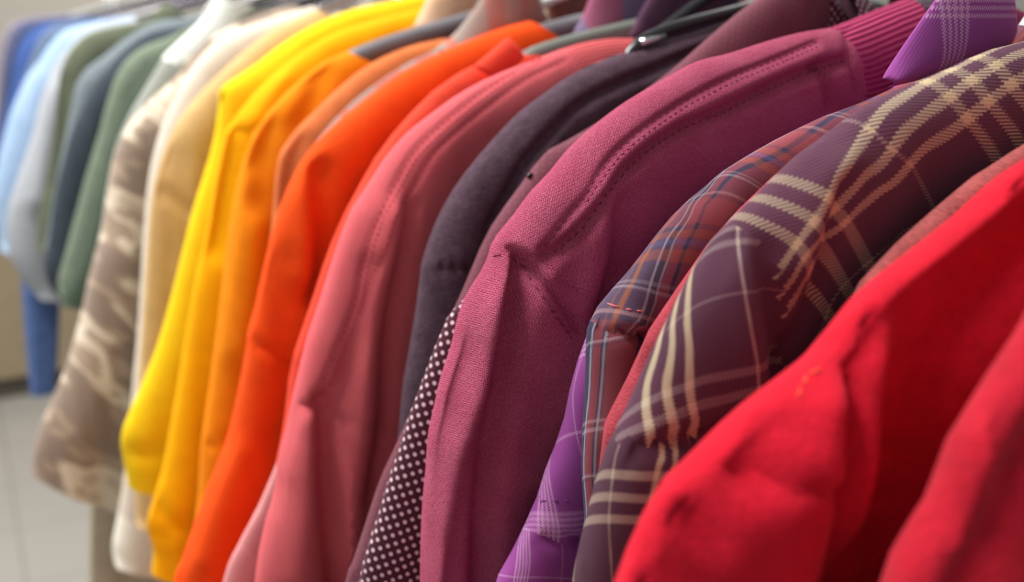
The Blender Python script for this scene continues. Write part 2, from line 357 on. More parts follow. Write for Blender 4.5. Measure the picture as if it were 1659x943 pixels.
class Garment:
    def __init__(g_, name, label, cat, Y, ridge, mat, T=0.012, R=None, zb=0.62, hem=None, folds=(), parts=(), drape=0.003,
                 seed=0, res=0.006, nv=56, D=0.075, rec=0.4, uvmap=None, group=None, ext=None, bodylow=None, kf=0.4, fgain=1.35):
        Y = Y*S; g_.Y = Y; g_.T = T; g_.rec = rec; R = R or T*1.5; g_.R = R
        g_.root = empty(name, label, cat, (XC, Y, CZ), group)
        rg = bp(ridge, Y + kf*T)
        if ext:      # continue down out of the frame
            d = rg[-1]-rg[-3]; d /= np.linalg.norm(d); d = d*0.6+np.array([0, -0.6]); d /= np.linalg.norm(d)
            rg = np.vstack([rg, rg[-1]+d*ext*0.5, rg[-1]+d*ext*0.5+np.array([d[0]*0.2, -1])*ext*0.5])
        Rg, ss = catmull(rg, res); nu = len(Rg); g_.Rg = Rg; g_.ridge_lo = Rg[::3]
        zN = Rg[0, 1]; zend = bodylow if bodylow is not None else min(Rg[-1, 1]-0.04, zN - zb)
        fr = ss/ss[-1]
        core = np.stack([np.full(nu, XC), zN - D + (zend-zN+D)*fr**0.9], 1)
        j = (np.arange(nv)/(nv-1))**1.6
        wn = np.exp(-ss/0.1)
        G2 = Rg[:, None]*(1-j)[None, :, None] + core[:, None]*j[None, :, None]
        G2[:, :, 1] -= (wn[:, None]*D)*(((1-(1-j)**3)-j)[None])
        P = G2.reshape(-1, 2); rng = random.Random(seed)
        g_.rseed = seed; g_.drape = drape
        g_.folds = []; g_.gxz = G2
        d0 = g_.depth(P, folds=False).reshape(nu, nv); d0[:, 0] = 0
        g_.fpx = proj(np.stack([G2[:, :, 0], Y-d0, G2[:, :, 1]], 2).reshape(-1, 3)).reshape(nu, nv, 2)
        for f in folds:
            px, amp, sig = f[0], f[1], f[2]
            L = g_.topl(px); g_.folds.append((L, amp*fgain, sig, f[3] if len(f) > 3 else 0))
        d = g_.depth(P).reshape(nu, nv); db = g_.depth(P, back=True).reshape(nu, nv)
        d[:, 0] = 0; db[:, 0] = 0
        X = G2[:, :, 0]; Z = G2[:, :, 1]
        def full(a, mir=False):
            r = a[:, ::-1][:, 1:]
            return np.concatenate([a, (2*XC-r) if mir else r], 1)
        FX, FZ, FD, FB = full(X, True), full(Z), full(d), full(db); nc = FX.shape[1]
        front = np.stack([FX, Y-FD, FZ], 2); back = np.stack([FX, Y+FB, FZ], 2)
        ln = np.linalg.norm(np.diff(front, axis=1), axis=2); cv = np.concatenate([np.zeros((nu, 1)), np.cumsum(ln, 1)], 1)
        uvf = np.stack([np.broadcast_to(ss[:, None], (nu, nc)), cv], 2).copy()
        uvb = uvf.copy()*np.array([1, -1.0])
        g_.fpx = proj(front[:, :nv].reshape(-1, 3)).reshape(nu, nv, 2); g_.fuv = uvf[:, :nv]
        uvm = uvf.copy(); uvm[:, nv:] = uvf[:, :nv-1][:, ::-1]; uvmb = uvm*np.array([1, -1.0])
        UVM = np.concatenate([uvm.reshape(-1, 2), uvmb.reshape(-1, 2)])
        V = np.concatenate([front.reshape(-1, 3), back.reshape(-1, 3)]); UV = np.concatenate([uvf.reshape(-1, 2), uvb.reshape(-1, 2)])
        I = np.arange(nu*nc).reshape(nu, nc); a, b, c, e = I[:-1, :-1], I[1:, :-1], I[1:, 1:], I[:-1, 1:]
        Ff = np.stack([a, b, c, e], 2).reshape(-1, 4)
        off = nu*nc; Ib = I+off; Ib[:, 0] = I[:, 0]; Ib[:, -1] = I[:, -1]
        a, b, c, e = Ib[:-1, :-1], Ib[1:, :-1], Ib[1:, 1:], Ib[:-1, 1:]
        Fb = np.stack([a, e, c, b], 2).reshape(-1, 4)
        Fa = np.concatenate([Ff, Fb])
        cen = V[Fa].mean(1)
        xx = np.where(cen[:, 0] > XC, 2*XC-cen[:, 0], cen[:, 0])
        pxc = proj(np.stack([xx, np.full(len(xx), Y-0.6*T), cen[:, 2]], 1))
        lab = np.zeros(len(Fa), int); names = [('body', mat)]
        for k, (pn, poly, pm) in enumerate(parts):
            names.append((pn, pm)); lab[inpoly(pxc, poly) & (lab == 0)] = k+1
        side = cen[:, 0] > XC
        for k, (pn, pm) in enumerate(names):
            groups = [(lab == k) & ~side, (lab == k) & side] if pn != 'body' and pn != 'neck_band' else [lab == k]
            for sel in groups:
                if not sel.any(): continue
                Fk = Fa[sel]; used, inv = np.unique(Fk, return_inverse=True); Vk = V[used]; uk = UV[used]
                pm_ = pm
                if uvmap:
                    uk = uvmap(g_, UVM[used], pn)
                mk(pn, Vk, inv.reshape(-1, 4), pm_ or mat, g_.root, uk)
    def look(g_, px, F):
        """value of the grid field F (nu,nv,2) at the front surface point seen at each pixel"""
        out = []; nu, nv = g_.fpx.shape[:2]
        for p in px:
            dd = np.linalg.norm(g_.fpx-np.array(p), axis=2); i, j = np.unravel_index(np.argmin(dd), dd.shape)
            i0, j0 = min(max(i, 1), nu-2), min(max(j, 1), nv-2)
            Ju = (g_.fpx[i0+1, j0]-g_.fpx[i0-1, j0])/2; Jv = (g_.fpx[i0, j0+1]-g_.fpx[i0, j0-1])/2
            A = np.stack([Ju, Jv], 1); e = np.array(p)-g_.fpx[i0, j0]
            try: q = np.linalg.solve(A, e)
            except Exception: q = np.zeros(2)
            lim = 1.2 if dd.min() < 25 else 0.0
            if dd.min() > 25 and (i == nu-1 or i == 0 or j == 0): lim = 4.0
            q = np.clip(q, -lim, lim)
            out.append(F[i0, j0]+q[0]*(F[i0+1, j0]-F[i0-1, j0])/2+q[1]*(F[i0, j0+1]-F[i0, j0-1])/2)
        return np.array(out)
    def surfuv(g_, px): return g_.look(px, g_.fuv)
    def base(g_, P):
        v = dist_line(P, g_.ridge_lo); q = np.clip(v/g_.R, 0, 1)
        u = np.clip((v-g_.R)/(2.2*g_.R), 0, 1); u = u*u*(3-2*u)
        return g_.T*np.sqrt(np.clip(1-(1-q)**2, 0, 1))*(1-g_.rec*u), v
    def depth(g_, P, back=False, folds=True):
        d, v = g_.base(P); rng = random.Random(g_.rseed + (77 if back else 0))
        w = np.clip(v/(g_.R*1.2), 0, 1)
        dn = sinnoise(P, rng, g_.drape, 0.075, 0.5) + sinnoise(P, rng, g_.drape*0.35, 0.028, 0.12)
        d = d + w*dn
        if folds and not back:
            for L, amp, sig, kind in g_.folds:
                dd = dist_line(P, L)
                if kind == 1:     # sharp crease: V profile
                    d = d + np.clip(v/0.004, 0, 1)*amp*np.exp(-dd/sig)
                else:
                    d = d + np.clip(v/0.003, 0.15, 1)*amp*np.exp(-(dd/sig)**2)
        return np.maximum(d, np.minimum(g_.base(P)[0], 0.0046))
    def topl(g_, px):
        """pixels -> plane coordinates of the point on the front face seen there"""
        px = np.asarray(px, float)
        if len(px) > 1: px, _ = catmull(px, 12.0)
        return g_.look(px, g_.gxz)
    def stitch(g_, px, m, dash=0.0026, gap=0.0014, r=0.00035, lift=0.0002, name='stitching'):
        L = g_.topl(px); Q, ss = catmull(L, 0.0006); V = []; Fc = []
        d = g_.depth(Q); n = len(Q); pos = 0
        pts = np.stack([Q[:, 0], g_.Y-d-lift, Q[:, 1]], 1)
        while pos < ss[-1]-dash:
            s_ = np.linspace(pos, pos+dash, 4)
            p = np.stack([np.interp(s_, ss, pts[:, k]) for k in range(3)], 1); p[0, 1] += 0.0006; p[-1, 1] += 0.0006
            v, f = tube_geo(p, [r*0.6, r, r, r*0.6], 5, True, len(V)); V += list(v); Fc += f
            pos += dash+gap
        if V: return mk(name, V, Fc, m, g_.root)
    def leaf(g_, A, B, m, Y=None, T=0.004, name='collar', nu=26, nv=18, uvs=None, bend=0.006):
        Y = (g_.Y if Y is None else Y*S)
        A2, _ = catmull(bp(A, Y), 0.003); B2, _ = catmull(bp(B, Y), 0.003)
        fa = np.linspace(0, 1, nu); A2 = np.stack([np.interp(fa, np.linspace(0, 1, len(A2)), A2[:, k]) for k in (0, 1)], 1)
        B2 = np.stack([np.interp(fa, np.linspace(0, 1, len(B2)), B2[:, k]) for k in (0, 1)], 1)
        t = 0.5-0.5*np.cos(np.linspace(0, math.pi, nv))
        G2 = A2[:, None]*(1-t)[None, :, None]+B2[:, None]*t[None, :, None]
        prof = np.sqrt(np.clip(1-(2*t-1)**6, 0, 1))[None]*np.sqrt(np.clip(1-(2*fa-1)**12, 0, 1))[:, None]
        bnd = bend*np.sin(t*math.pi)[None]*np.ones((nu, 1))
        front = np.stack([G2[:, :, 0], Y-prof*T-bnd, G2[:, :, 1]], 2); back = np.stack([G2[:, :, 0], Y+prof*T-bnd, G2[:, :, 1]], 2)
        V = np.concatenate([front.reshape(-1, 3), back.reshape(-1, 3)]); I = np.arange(nu*nv).reshape(nu, nv); Ib = I+nu*nv
        Ib[:, 0] = I[:, 0]; Ib[:, -1] = I[:, -1]; Ib[0] = I[0]; Ib[-1] = I[-1]
        a, b, c, e = I[:-1, :-1], I[1:, :-1], I[1:, 1:], I[:-1, 1:]; F1 = np.stack([a, b, c, e], 2).reshape(-1, 4)
        a, b, c, e = Ib[:-1, :-1], Ib[1:, :-1], Ib[1:, 1:], Ib[:-1, 1:]; F2 = np.stack([a, e, c, b], 2).reshape(-1, 4)
        Fa = np.concatenate([F1, F2]); used, inv = np.unique(Fa, return_inverse=True)
        uv = np.stack([V[:, 0], V[:, 2]], 1)*(uvs or 1.0)
        return mk(name, V[used], inv.reshape(-1, 4), m, g_.root, uv[used])

# every garment hangs on a hanger of its own
HANG = []
def hanger(Gm, m, label, r=0.004, rise=0.045, flat=1.0, armpx=None, hookm=None, bar=True):
    Y = Gm.Y; root = empty('clothes_hanger', label, 'hanger', (XC, Y, RZ))
    Rg = Gm.Rg; zN = Rg[0, 1]; top = np.array([XC, zN+rise])
    if armpx is not None:
        a = bp(armpx, Y); k = (a[-1]-a[0])/max(a[-1, 0]-a[0, 0], 1e-4); top = np.array([XC, min(a[0, 1]+k[1]*(XC-a[0, 0]), RZ-0.045)])
        start = a[0]
    else: start = Rg[0]+np.array([0, -r*1.6])
    s = np.r_[0, np.cumsum(np.linalg.norm(np.diff(Rg, axis=0), axis=1))]
    ins = [np.array([np.interp(q, s, Rg[:, 0])+0.006, np.interp(q, s, Rg[:, 1])-r*1.4-0.006]) for q in (0.16, 0.12, 0.08, 0.04)]
    P = [p for p in ins if p[0] < start[0]-0.005] + [start, start*0.5+top*0.5+np.array([0, 0.002]), top]
    P2, _ = catmull(np.array(P), 0.008)
    for sg in (0, 1):
        Q = P2.copy()
        if sg: Q[:, 0] = 2*XC-Q[:, 0]
        rad = min(r, 0.0032)+(r-min(r, 0.0032))*np.clip((P2[:, 0]-start[0]+0.006)/0.004, 0, 1)
        Vt, Fc = tube_geo(np.stack([Q[:, 0], np.full(len(Q), Y), Q[:, 1]], 1), rad, 12)
        Vt = np.array(Vt); Vt[:, 1] = Y+(Vt[:, 1]-Y)*flat
        mk('arm', Vt, Fc, m, root)
    e = P2[0]
    if bar: tube('crossbar', [(e[0], Y, e[1]), (XC, Y, e[1]-0.004), (2*XC-e[0], Y, e[1])], r*0.5, m, root, 8)
    # hook goes over the rail
    rr = 0.019; cz = RZ if XC < 1 else RZ+0.1; pts = [(XC, Y, top[1]-0.002), (XC, Y, (top[1]+cz-rr)/2), (XC, Y, cz-rr-0.004)]
    pts += [(XC + rr*math.sin(a)*1.0, Y, cz - rr*math.cos(a)) for a in np.linspace(0.35, math.pi*1.45, 16)]
    tube('hook', pts, 0.0014, hookm or M['chrome'], root, 8)
    return root

def low(seam):    # polygon in the frame: everything below and to the left of a traced sleeve seam
    a, b = seam[0], seam[-1]
    return [(a[0]-400, a[1]-10)] + list(seam) + [(b[0]-10, 3000), (a[0]-1500, 3000)]

# ---- 1-2 red sweatshirts, nearest
G1 = Garment('red_sweatshirt', 'dull red fleece garment at the lower right corner, nearest of all', 'sweatshirt', .20,
    [(1900, 60), (1800, 250), (1720, 400), (1659, 515), (1617, 582), (1580, 635), (1538, 706), (1494, 825), (1429, 943)], M['red2'], T=0.016, R=0.024, ext=0.3, drape=0.002, seed=3,
    folds=[([(1720, 640), (1640, 790), (1560, 943)], -0.007, 0.008), ([(1600, 650), (1550, 800), (1500, 943)], 0.003, 0.01)], nv=60, res=0.005)
G2 = Garment('red_sweatshirt', 'bright red fleece sweatshirt with sharp creases, in front of the purple plaid shirt', 'sweatshirt', .275,
    [(1900, 110), (1780, 170), (1659, 244), (1600, 282), (1566, 318), (1515, 358), (1464, 398), (1414, 436), (1373, 473), (1346, 504), (1325, 541), (1264, 592), (1227, 620), (1186, 651), (1134, 702), (1088, 747), (1050, 784), (1033, 822), (1016, 860), (999, 897), (982, 943)],
    M['red'], T=0.018, R=0.030, ext=0.3, drape=0.0015, seed=5, nv=90, res=0.0035,
    folds=[([(1372, 520), (1380, 600), (1378, 700), (1376, 800), (1372, 860), (1360, 1000)], -0.0085, 0.0036), ([(1350, 530), (1352, 640), (1345, 760)], 0.003, 0.008),
           ([(1262, 650), (1235, 700), (1205, 765)], -0.0045, 0.006), ([(1310, 590), (1290, 640), (1255, 720), (1215, 800), (1180, 900)], 0.003, 0.009),
           ([(1700, 300), (1600, 440), (1528, 600), (1490, 760), (1410, 943)], -0.011, 0.016), ([(1420, 560), (1430, 700), (1400, 830)], 0.003, 0.012),
           ([(1200, 770), (1215, 777), (1245, 772), (1290, 787), (1372, 799)], -0.0022, 0.0022), ([(1098, 806), (1130, 850), (1155, 885)], -0.002, 0.002),
           ([(1275, 820), (1272, 880), (1280, 943)], 0.003, 0.006), ([(1160, 850), (1130, 943)], -0.003, 0.008)],
    parts=[('sleeve', low([(1040, 770), (1200, 770), (1215, 777), (1245, 772), (1290, 787), (1372, 799)]), None)])
G2.stitch([(1312, 590), (1300, 625), (1288, 655)], M['thread_red'], r=0.0004)
GQ = Garment('wool_sweater', 'dusty brownish red knit showing as a thin edge behind the bright red sweatshirt', 'sweater', .322,
    [(1850, 120), (1740, 180), (1659, 230), (1600, 264), (1540, 310), (1480, 364), (1430, 408), (1395, 448), (1370, 490), (1345, 545), (1300, 600), (1250, 680), (1180, 760), (1120, 830), (1080, 943)], M['brownred'], T=0.007, ext=0.3, drape=0.0008, seed=6, nv=40)

# ---- 3 purple plaid shirt
def uv_tps(ctrl):
    cache = {}
    def fn(g_, P, part):
        key = part if part in ctrl else 'body'
        if key not in cache:
            px = [c[0] for c in ctrl[key]]; cache[key] = TPS(g_.surfuv(px), [c[1] for c in ctrl[key]])
        return cache[key](P)
    return fn
ppc = {'body': [((1295, 398), (0, 0)), ((1322, 361), (0, 1)), ((1344, 322), (0, 2)), ((1407, 207), (0, 5)), ((1502, 132), (0, 8)), ((1536, 112), (0, 9)), ((1585, 92), (0, 10)),
                ((1262, 450), (0, -1.2)), ((1444, 246), (1, 5)), ((1539, 156), (1, 8)), ((1576, 129), (1, 9)), ((1614, 102), (1, 10)),
                ((1369, 361), (2, 2)), ((1475, 264), (2, 5.0)), ((1566, 193), (2, 8)), ((1600, 163), (2, 9)), ((1637, 139), (2, 10)),
                ((1610, 251), (3.7, 8)), ((1645, 215), (3.7, 9)), ((1312, 436), (2, 0)), ((1264, 517), (2, -1.5)), ((1250, 287), (-1.9, 2.0)), ((1244, 325), (-1.6, 1.0)), ((1238, 366), (-1.3, 0.0))],
       'yoke': [], 'sleeve': []}
ppc['front_panel'] = [((1107, 463), (2, 6)), ((1103, 514), (2, 5)), ((1117, 620), (2, 1.2)), ((1122, 671), (2, -.3)), ((1083, 500), (1, 5.5)), ((1073, 537), (1, 4.4)), ((1073, 620), (1, 1.5)), ((1090, 700), (1, -.6)),
                ((1059, 544), (0, 4.6)), ((1049, 571), (0, 3.6)), ((1039, 620), (0, 2)), ((1043, 661), (0, .7)), ((1054, 709), (0, -.5)),
                ((1188, 354), (5, 9.5)), ((1195, 419), (5, 7)), ((1205, 474), (5, 5)), ((1215, 537), (5, 3)), ((1229, 600), (5, 1.0)), ((1137, 490), (3, 5)), ((1246, 470), (6.2, 5)), ((1240, 590), (5.4, 1)), ((1137, 610), (2.6, 1)), ((1170, 655), (3.5, 0)), ((1005, 705), (-1.2, 0)), ((1015, 665), (-.9, 1))]
ppc['sleeve'] = [((968, 766), (3.8, 2)), ((1047, 775), (7.2, 2)), ((954, 798), (3.6, 1)), ((1033, 811), (7.0, 1)), ((944, 835), (3.5, 0)), ((1019, 842), (6.9, 0)), ((975, 757), (4.5, 2.2)), ((992, 900), (5, -1.7)), ((1064, 757), (8, 2.4)), ((1096, 733), (9, 3)), ((985, 840), (5, 0))]
del ppc['yoke']
ppc_sleeve_mat = plaid('purple_cream_plaid_cuff', (92, 48, 70), [(0, .2, cr), (1, .2, cr), (5, .05, (224, 200, 180))], [(0, .2, (214, 190, 170)), (1, .2, (214, 190, 170)), (2, .2, (214, 190, 170))], pw=0.8, qw=0.6, tw=44, bothcol=(240, 224, 190))
pseam = [(965, 748), (985, 742), (1000, 737), (1040, 722), (1090, 716), (1130, 709), (1160, 700), (1200, 680)]
G3 = Garment('plaid_shirt', 'purple plaid shirt with cream stripes, behind the bright red sweatshirt', 'shirt', .37,
    [(1900, -40), (1780, 15), (1659, 61), (1583, 81), (1532, 105), (1481, 126), (1434, 146), (1380, 173), (1339, 207), (1295, 237), (1254, 275), (1217, 312), (1195, 334), (1158, 368), (1134, 402), (1117, 429), (1086, 490), (1063, 537), (1046, 571), (1025, 620), (999, 675), (978, 716), (966, 745), (961, 764), (951, 801), (941, 842), (930, 887), (920, 943)],
    M['pplaid'], T=0.014, R=0.022, ext=0.3, drape=0.0012, seed=8, nv=96, res=0.0035, uvmap=uv_tps(ppc),
    folds=[([(1205, 350), (1225, 385), (1246, 440), (1256, 500), (1264, 580), (1262, 680)], -0.0036, 0.007, 0), ([(1190, 345), (1195, 419), (1215, 540), (1228, 612)], 0.0035, 0.008),
           ([(1362, 300), (1340, 370), (1325, 440), (1300, 520), (1265, 600)], -0.002, 0.003, 0), ([(1355, 250), (1325, 330), (1290, 430)], 0.003, 0.007),
           (pseam, -0.003, 0.0025, 0), ([(972, 735), (1000, 725), (1060, 708)], 0.0015, 0.003)],
    parts=[('sleeve', low(pseam), ppc_sleeve_mat), ('front_panel', [(1000, 300), (1180, 300), (1205, 350), (1225, 385), (1246, 440), (1256, 500), (1264, 580), (1262, 900), (700, 900), (700, 600)], M['pplaid_s'])])
G4 = Garment('twill_shirt', 'muted red twill garment, narrow strip between the purple plaid and navy plaid shirts', 'shirt', .415,
    [(1800, 0), (1600, 90), (1480, 140), (1400, 180), (1300, 240), (1220, 310), (1160, 372), (1128, 414), (1083, 480), (1053, 524), (1032, 558), (1015, 605), (990, 655), (972, 690), (966, 760), (955, 850), (950, 943)], M['mutedred'], T=0.009, ext=0.3, drape=0.001, seed=9, nv=48)

# ---- 4 navy plaid shirt
nseam = [(945, 529), (965, 531), (990, 533), (1020, 539), (1045, 548), (1080, 560)]
npc = {'body': [((1137, 300), (0.9, 8)), ((1104, 350), (0.9, 6)), ((1036, 418), (0.5, 2.2)), ((1018, 470), (.5, 0.0)), ((1009, 490), (.5, -.7)), ((1070, 408), (1.6, 2.2)), ((1062, 440), (1.65, 1.1)), ((1090, 370), (1.7, 4)), ((1046, 500), (1.7, -1)), ((1085, 420), (2.5, 2.2)), ((1120, 350), (2.6, 4.5)), ((1063, 490), (2.5, 0)),
               ((1150, 300), (2.5, 7.2)), ((1108, 400), (3.9, 2.6)), ((1137, 330), (3.9, 5.2)), ((1160, 300), (3.9, 7)), ((1086, 460), (3.9, .7)), ((1150, 350), (5, 5)), ((1010, 445), (-.2, .8)), ((985, 485), (-.3, -.7)), ((1200, 260), (3, 10)), ((1260, 290), (5.5, 10)), ((1260, 230), (3, 12.6)), ((1340, 195), (4, 15.5)), ((1430, 160), (5, 19))],
       'sleeve': [((955, 640), (0, 2)), ((960, 560), (.1, 5)), ((946, 690), (0, 0.3)), ((952, 700), (.3, 0)), ((968, 690), (1, 0.2)), ((972, 640), (1, 2)), ((978, 560), (1, 5)), ((1010, 580), (2.2, 4)), ((1000, 600), (1.9, 3.6)), ((942, 800), (0, -4)), ((965, 800), (1, -4))]}
M['nplaid_b'] = M['nplaid']
G5 = Garment('plaid_shirt', 'navy, rose and orange plaid shirt with rolled shoulder seam, left of the purple plaid', 'shirt', .457,
    [(1640, 40), (1540, 95), (1434, 144), (1380, 168), (1329, 186), (1285, 207), (1237, 231), (1204, 251), (1170, 271), (1143, 295), (1104, 327), (1070, 364), (1036, 408), (1009, 442), (978, 476), (958, 503), (947, 525), (944, 560), (943, 620), (939, 688), (937, 757), (941, 825), (943, 943)],
    M['nplaid'], T=0.010, R=0.016, ext=0.3, drape=0.001, seed=10, nv=80, res=0.003, uvmap=uv_tps(npc),
    folds=[(nseam, -0.0035, 0.0022), ([(955, 517), (990, 520), (1040, 530)], 0.002, 0.003), ([(1000, 545), (1005, 620), (990, 700)], 0.002, 0.006)],
    parts=[('sleeve', low(nseam), M['nplaid_s'])])
G5.stitch([(985, 492), (1010, 500), (1045, 505)], M['thread_coral'], r=0.0004)

# ---- 5 violet check shirt
vseam = [(832, 871), (860, 872), (890, 874), (930, 876), (975, 878)]
vpc = {'body': [((947, 540), (4.5, 9)), ((925, 640), (4.5, 6)), ((934, 720), (4.5, 4.0)), ((900, 728), (2.6, 4.2)), ((888, 770), (1.2, 3)), ((896, 800), (1.3, 2)), ((868, 835), (0, 1.1)), ((905, 835), (1.2, 1.15)), ((938, 820), (3, 1.5)), ((870, 860), (0, .2)), ((912, 866), (1.2, .1)), ((940, 850), (3, .6)), ((880, 800), (.3, 2)), ((895, 740), (1.1, 4))],
       'sleeve': [((850, 880), (1.0, 7)), ((855, 920), (.6, 5.2)), ((830, 943), (0, 4.3)), ((845, 943), (.8, 4.4)), ((840, 920), (.2, 5)), ((908, 885), (4.5, 7)), ((908, 930), (4.5, 4.8)), ((870, 925), (2, 4.6)), ((935, 940), (6, 4.5)), ((865, 885), (1.2, 7))]}
G6 = Garment('check_shirt', 'violet windowpane check shirt, sleeve showing between raspberry sweater and navy plaid shirt', 'shirt', .508,
    [(1600, -60), (1500, 40), (1435, 150), (1300, 210), (1200, 262), (1120, 330), (1050, 400), (990, 470), (955, 520), (942, 550), (934, 572), (920, 620), (910, 671), (896, 716), (879, 757), (862, 811), (848, 842), (834, 871), (814, 911), (798, 943)],
    M['vplaid'], T=0.011, R=0.02, ext=0.3, drape=0.0012, seed=11, nv=64, res=0.004, uvmap=uv_tps(vpc),
    folds=[(vseam, -0.0025, 0.002), ([(838, 862), (880, 864), (935, 866)], 0.0015, 0.003)], parts=[('sleeve', low(vseam), M['vplaid'])])
G6.stitch([(872, 812), (895, 811), (932, 812)], M['thread_violet'], r=0.00025)
cl = G6.leaf([(1560, -60), (1515, 0), (1480, 50), (1450, 95), (1430, 126)], [(1625, -60), (1645, 20), (1640, 70), (1560, 110), (1437, 142)], M['vplaid'], Y=.43, T=0.002, uvs=95, bend=0.004)

# ---- 6 raspberry sweater (in focus)
pseam1 = [(1325, 68), (1254, 98), (1186, 125), (1119, 159), (1061, 196), (1010, 236), (972, 278), (946, 320), (921, 351), (898, 381), (878, 404)]
pseam2 = [(1370, 98), (1305, 119), (1237, 149), (1170, 183), (1112, 206), (1061, 236), (1020, 271), (995, 300), (972, 330), (942, 371), (915, 395), (885, 418)]
parm = [(786, 402), (800, 397), (812, 397), (833, 405), (857, 425), (877, 456), (901, 486), (931, 534)]
parm2 = [(797, 414), (806, 413), (822, 414), (845, 430), (866, 462), (892, 498), (926, 545)]
G7 = Garment('knit_sweater', 'raspberry pink knit sweater with ribbed collar and stitched shoulder seams', 'sweater', .572,
    [(1452, -2), (1415, 12), (1385, 24), (1360, 34), (1332, 44), (1288, 51), (1237, 64), (1170, 85), (1119, 98), (1068, 125), (1027, 149), (1000, 166), (955, 200), (915, 237), (881, 278), (853, 307), (826, 344), (796, 381), (787, 400), (780, 424), (762, 453), (748, 476), (735, 510), (725, 554), (714, 588), (704, 620), (698, 650), (687, 700), (683, 757), (677, 825), (674, 943)],
    M['pink'], T=0.017, R=0.024, rec=0.3, ext=0.3, drape=0.0012, seed=12, nv=120, res=0.002,
    folds=[(pseam1, -0.0015, 0.0014), (pseam2, -0.004, 0.003), ([(1330, 84), (1237, 124), (1150, 165), (1061, 217), (1000, 272), (958, 325), (900, 398)], 0.0012, 0.003),
           (parm, -0.003, 0.0018), (parm2, -0.0012, 0.0013), ([(784, 392), (805, 388), (838, 396), (865, 415), (890, 450)], 0.001, 0.002),
           ([(813, 429), (803, 476), (792, 537), (775, 620), (752, 690), (735, 740), (715, 842), (691, 943)], 0.005, 0.0045),
           ([(845, 440), (836, 500), (830, 560), (820, 640), (800, 730), (790, 850), (786, 980)], -0.0075, 0.006),
           ([(745, 560), (722, 660), (704, 760), (690, 860)], -0.0025, 0.008),
           ([(989, 325), (980, 400), (952, 500), (938, 600), (890, 760)], 0.004, 0.010), ([(1010, 330), (1000, 430), (975, 520)], -0.006, 0.008),
           ([(1330, 110), (1340, 140), (1345, 175)], -0.003, 0.003), ([(1366, 36), (1378, 90), (1386, 150)], -0.0015, 0.0016), ([(870, 470), (900, 560), (905, 650)], 0.003, 0.012)],
    parts=[('neck_band', [(1366, -200), (1366, 36), (1380, 90), (1390, 155), (1420, 400), (1700, 400), (1700, -200)], M['pinkrib']), ('sleeve', low([(700, 408)]+parm), None)])
G7.stitch(pseam1, M['thread_pink']); G7.stitch(pseam2, M['thread_pink']); G7.stitch(parm2, M['thread_pink']); G7.stitch([(891, 500), (910, 527), (930, 553)], M['thread_pink'])
G7.stitch([(1325, 76), (1254, 106), (1186, 134), (1119, 168), (1061, 206), (1012, 246), (978, 286), (950, 328)], M['thread_pink'], dash=0.0018)

# ---- 7-8 polka dot and maroon shirts
G8 = Garment('polka_dot_blouse', 'dark maroon blouse with white polka dots, left of the raspberry sweater sleeve', 'blouse', .628,
    [(1530, -30), (1440, 30), (1300, 80), (1180, 115), (1080, 160), (1000, 215), (930, 275), (870, 345), (810, 420), (765, 465), (744, 484), (727, 499), (715, 520), (703, 548), (690, 583), (677, 618), (660, 661), (643, 718), (626, 767), (605, 838), (576, 943)],
    M['polka'], T=0.012, R=0.030, ext=0.3, drape=0.001, seed=13, nv=60, res=0.004)
G9 = Garment('print_blouse', 'plain looking maroon blouse with faint pin print and a dark button, behind the raspberry sweater', 'blouse', .668,
    [(1310, -75), (1260, -35), (1217, 0), (1190, 20), (1153, 51), (1119, 81), (1092, 105), (1040, 145), (990, 180), (955, 202), (921, 222), (887, 239), (867, 258), (847, 288), (823, 319), (786, 375), (759, 436), (741, 478), (722, 520), (700, 570), (676, 630), (653, 685), (633, 729), (612, 774), (595, 825), (568, 907), (555, 943)],
    M['maroon'], T=0.011, R=0.018, ext=0.3, drape=0.001, seed=14, nv=60, res=0.004, folds=[([(582, 902), (566, 912)], -0.002, 0.002)])
def button(Gm, px, r, m, lift=0.001):
    p = Gm.topl([px])[0]; d = Gm.depth(np.array([p]))[0]; y = Gm.Y-d-lift
    V = []; Fc = []; n = 20; rings = [(0.2, -0.0002), (0.75, -0.0002), (0.85, -0.0009), (1.0, -0.0006), (1.0, 0.0008)]
    for k, (q, dy) in enumerate(rings):
        for a in range(n): V.append((p[0]+r*q*math.cos(2*math.pi*a/n), y+dy, p[1]+r*q*math.sin(2*math.pi*a/n)))
    for k in range(len(rings)-1):
        for a in range(n): Fc.append((k*n+a, k*n+(a+1) % n, (k+1)*n+(a+1) % n, (k+1)*n+a))
    Fc.append(tuple(range(n))); return mk('button', V, Fc, m, Gm.root)
button(G9, (858, 285), 0.0016, M['button'])

# ---- 9 coat
cin = [(1180, 66), (1120, 88), (1065, 112), (1006, 136), (938, 173), (894, 217), (853, 264), (823, 315), (790, 372)]
G10 = Garment('wool_coat', 'charcoal plum wool coat with a sleeve seam, right of the salmon t-shirt', 'coat', .725,
    [(1240, 8), (1176, 32), (1119, 52), (1068, 66), (1023, 78), (972, 95), (921, 119), (881, 146), (840, 176), (806, 210), (776, 244), (748, 278), (725, 312), (704, 351), (687, 395), (676, 434), (674, 463), (667, 510), (657, 571), (648, 620), (643, 680), (636, 740), (620, 800), (600, 880), (590, 943)],
    M['coat'], T=0.015, R=0.022, ext=0.3, drape=0.0015, seed=15, nv=80, res=0.0035,
    folds=[(cin, -0.0040, 0.0025, 0), ([(674, 434), (700, 434), (745, 433), (790, 432)], -0.0025, 0.0014), ([(678, 428), (745, 427)], 0.001, 0.003)],
    parts=[('sleeve', low([(640, 434), (674, 434), (700, 434), (745, 433), (790, 432)]), None)])

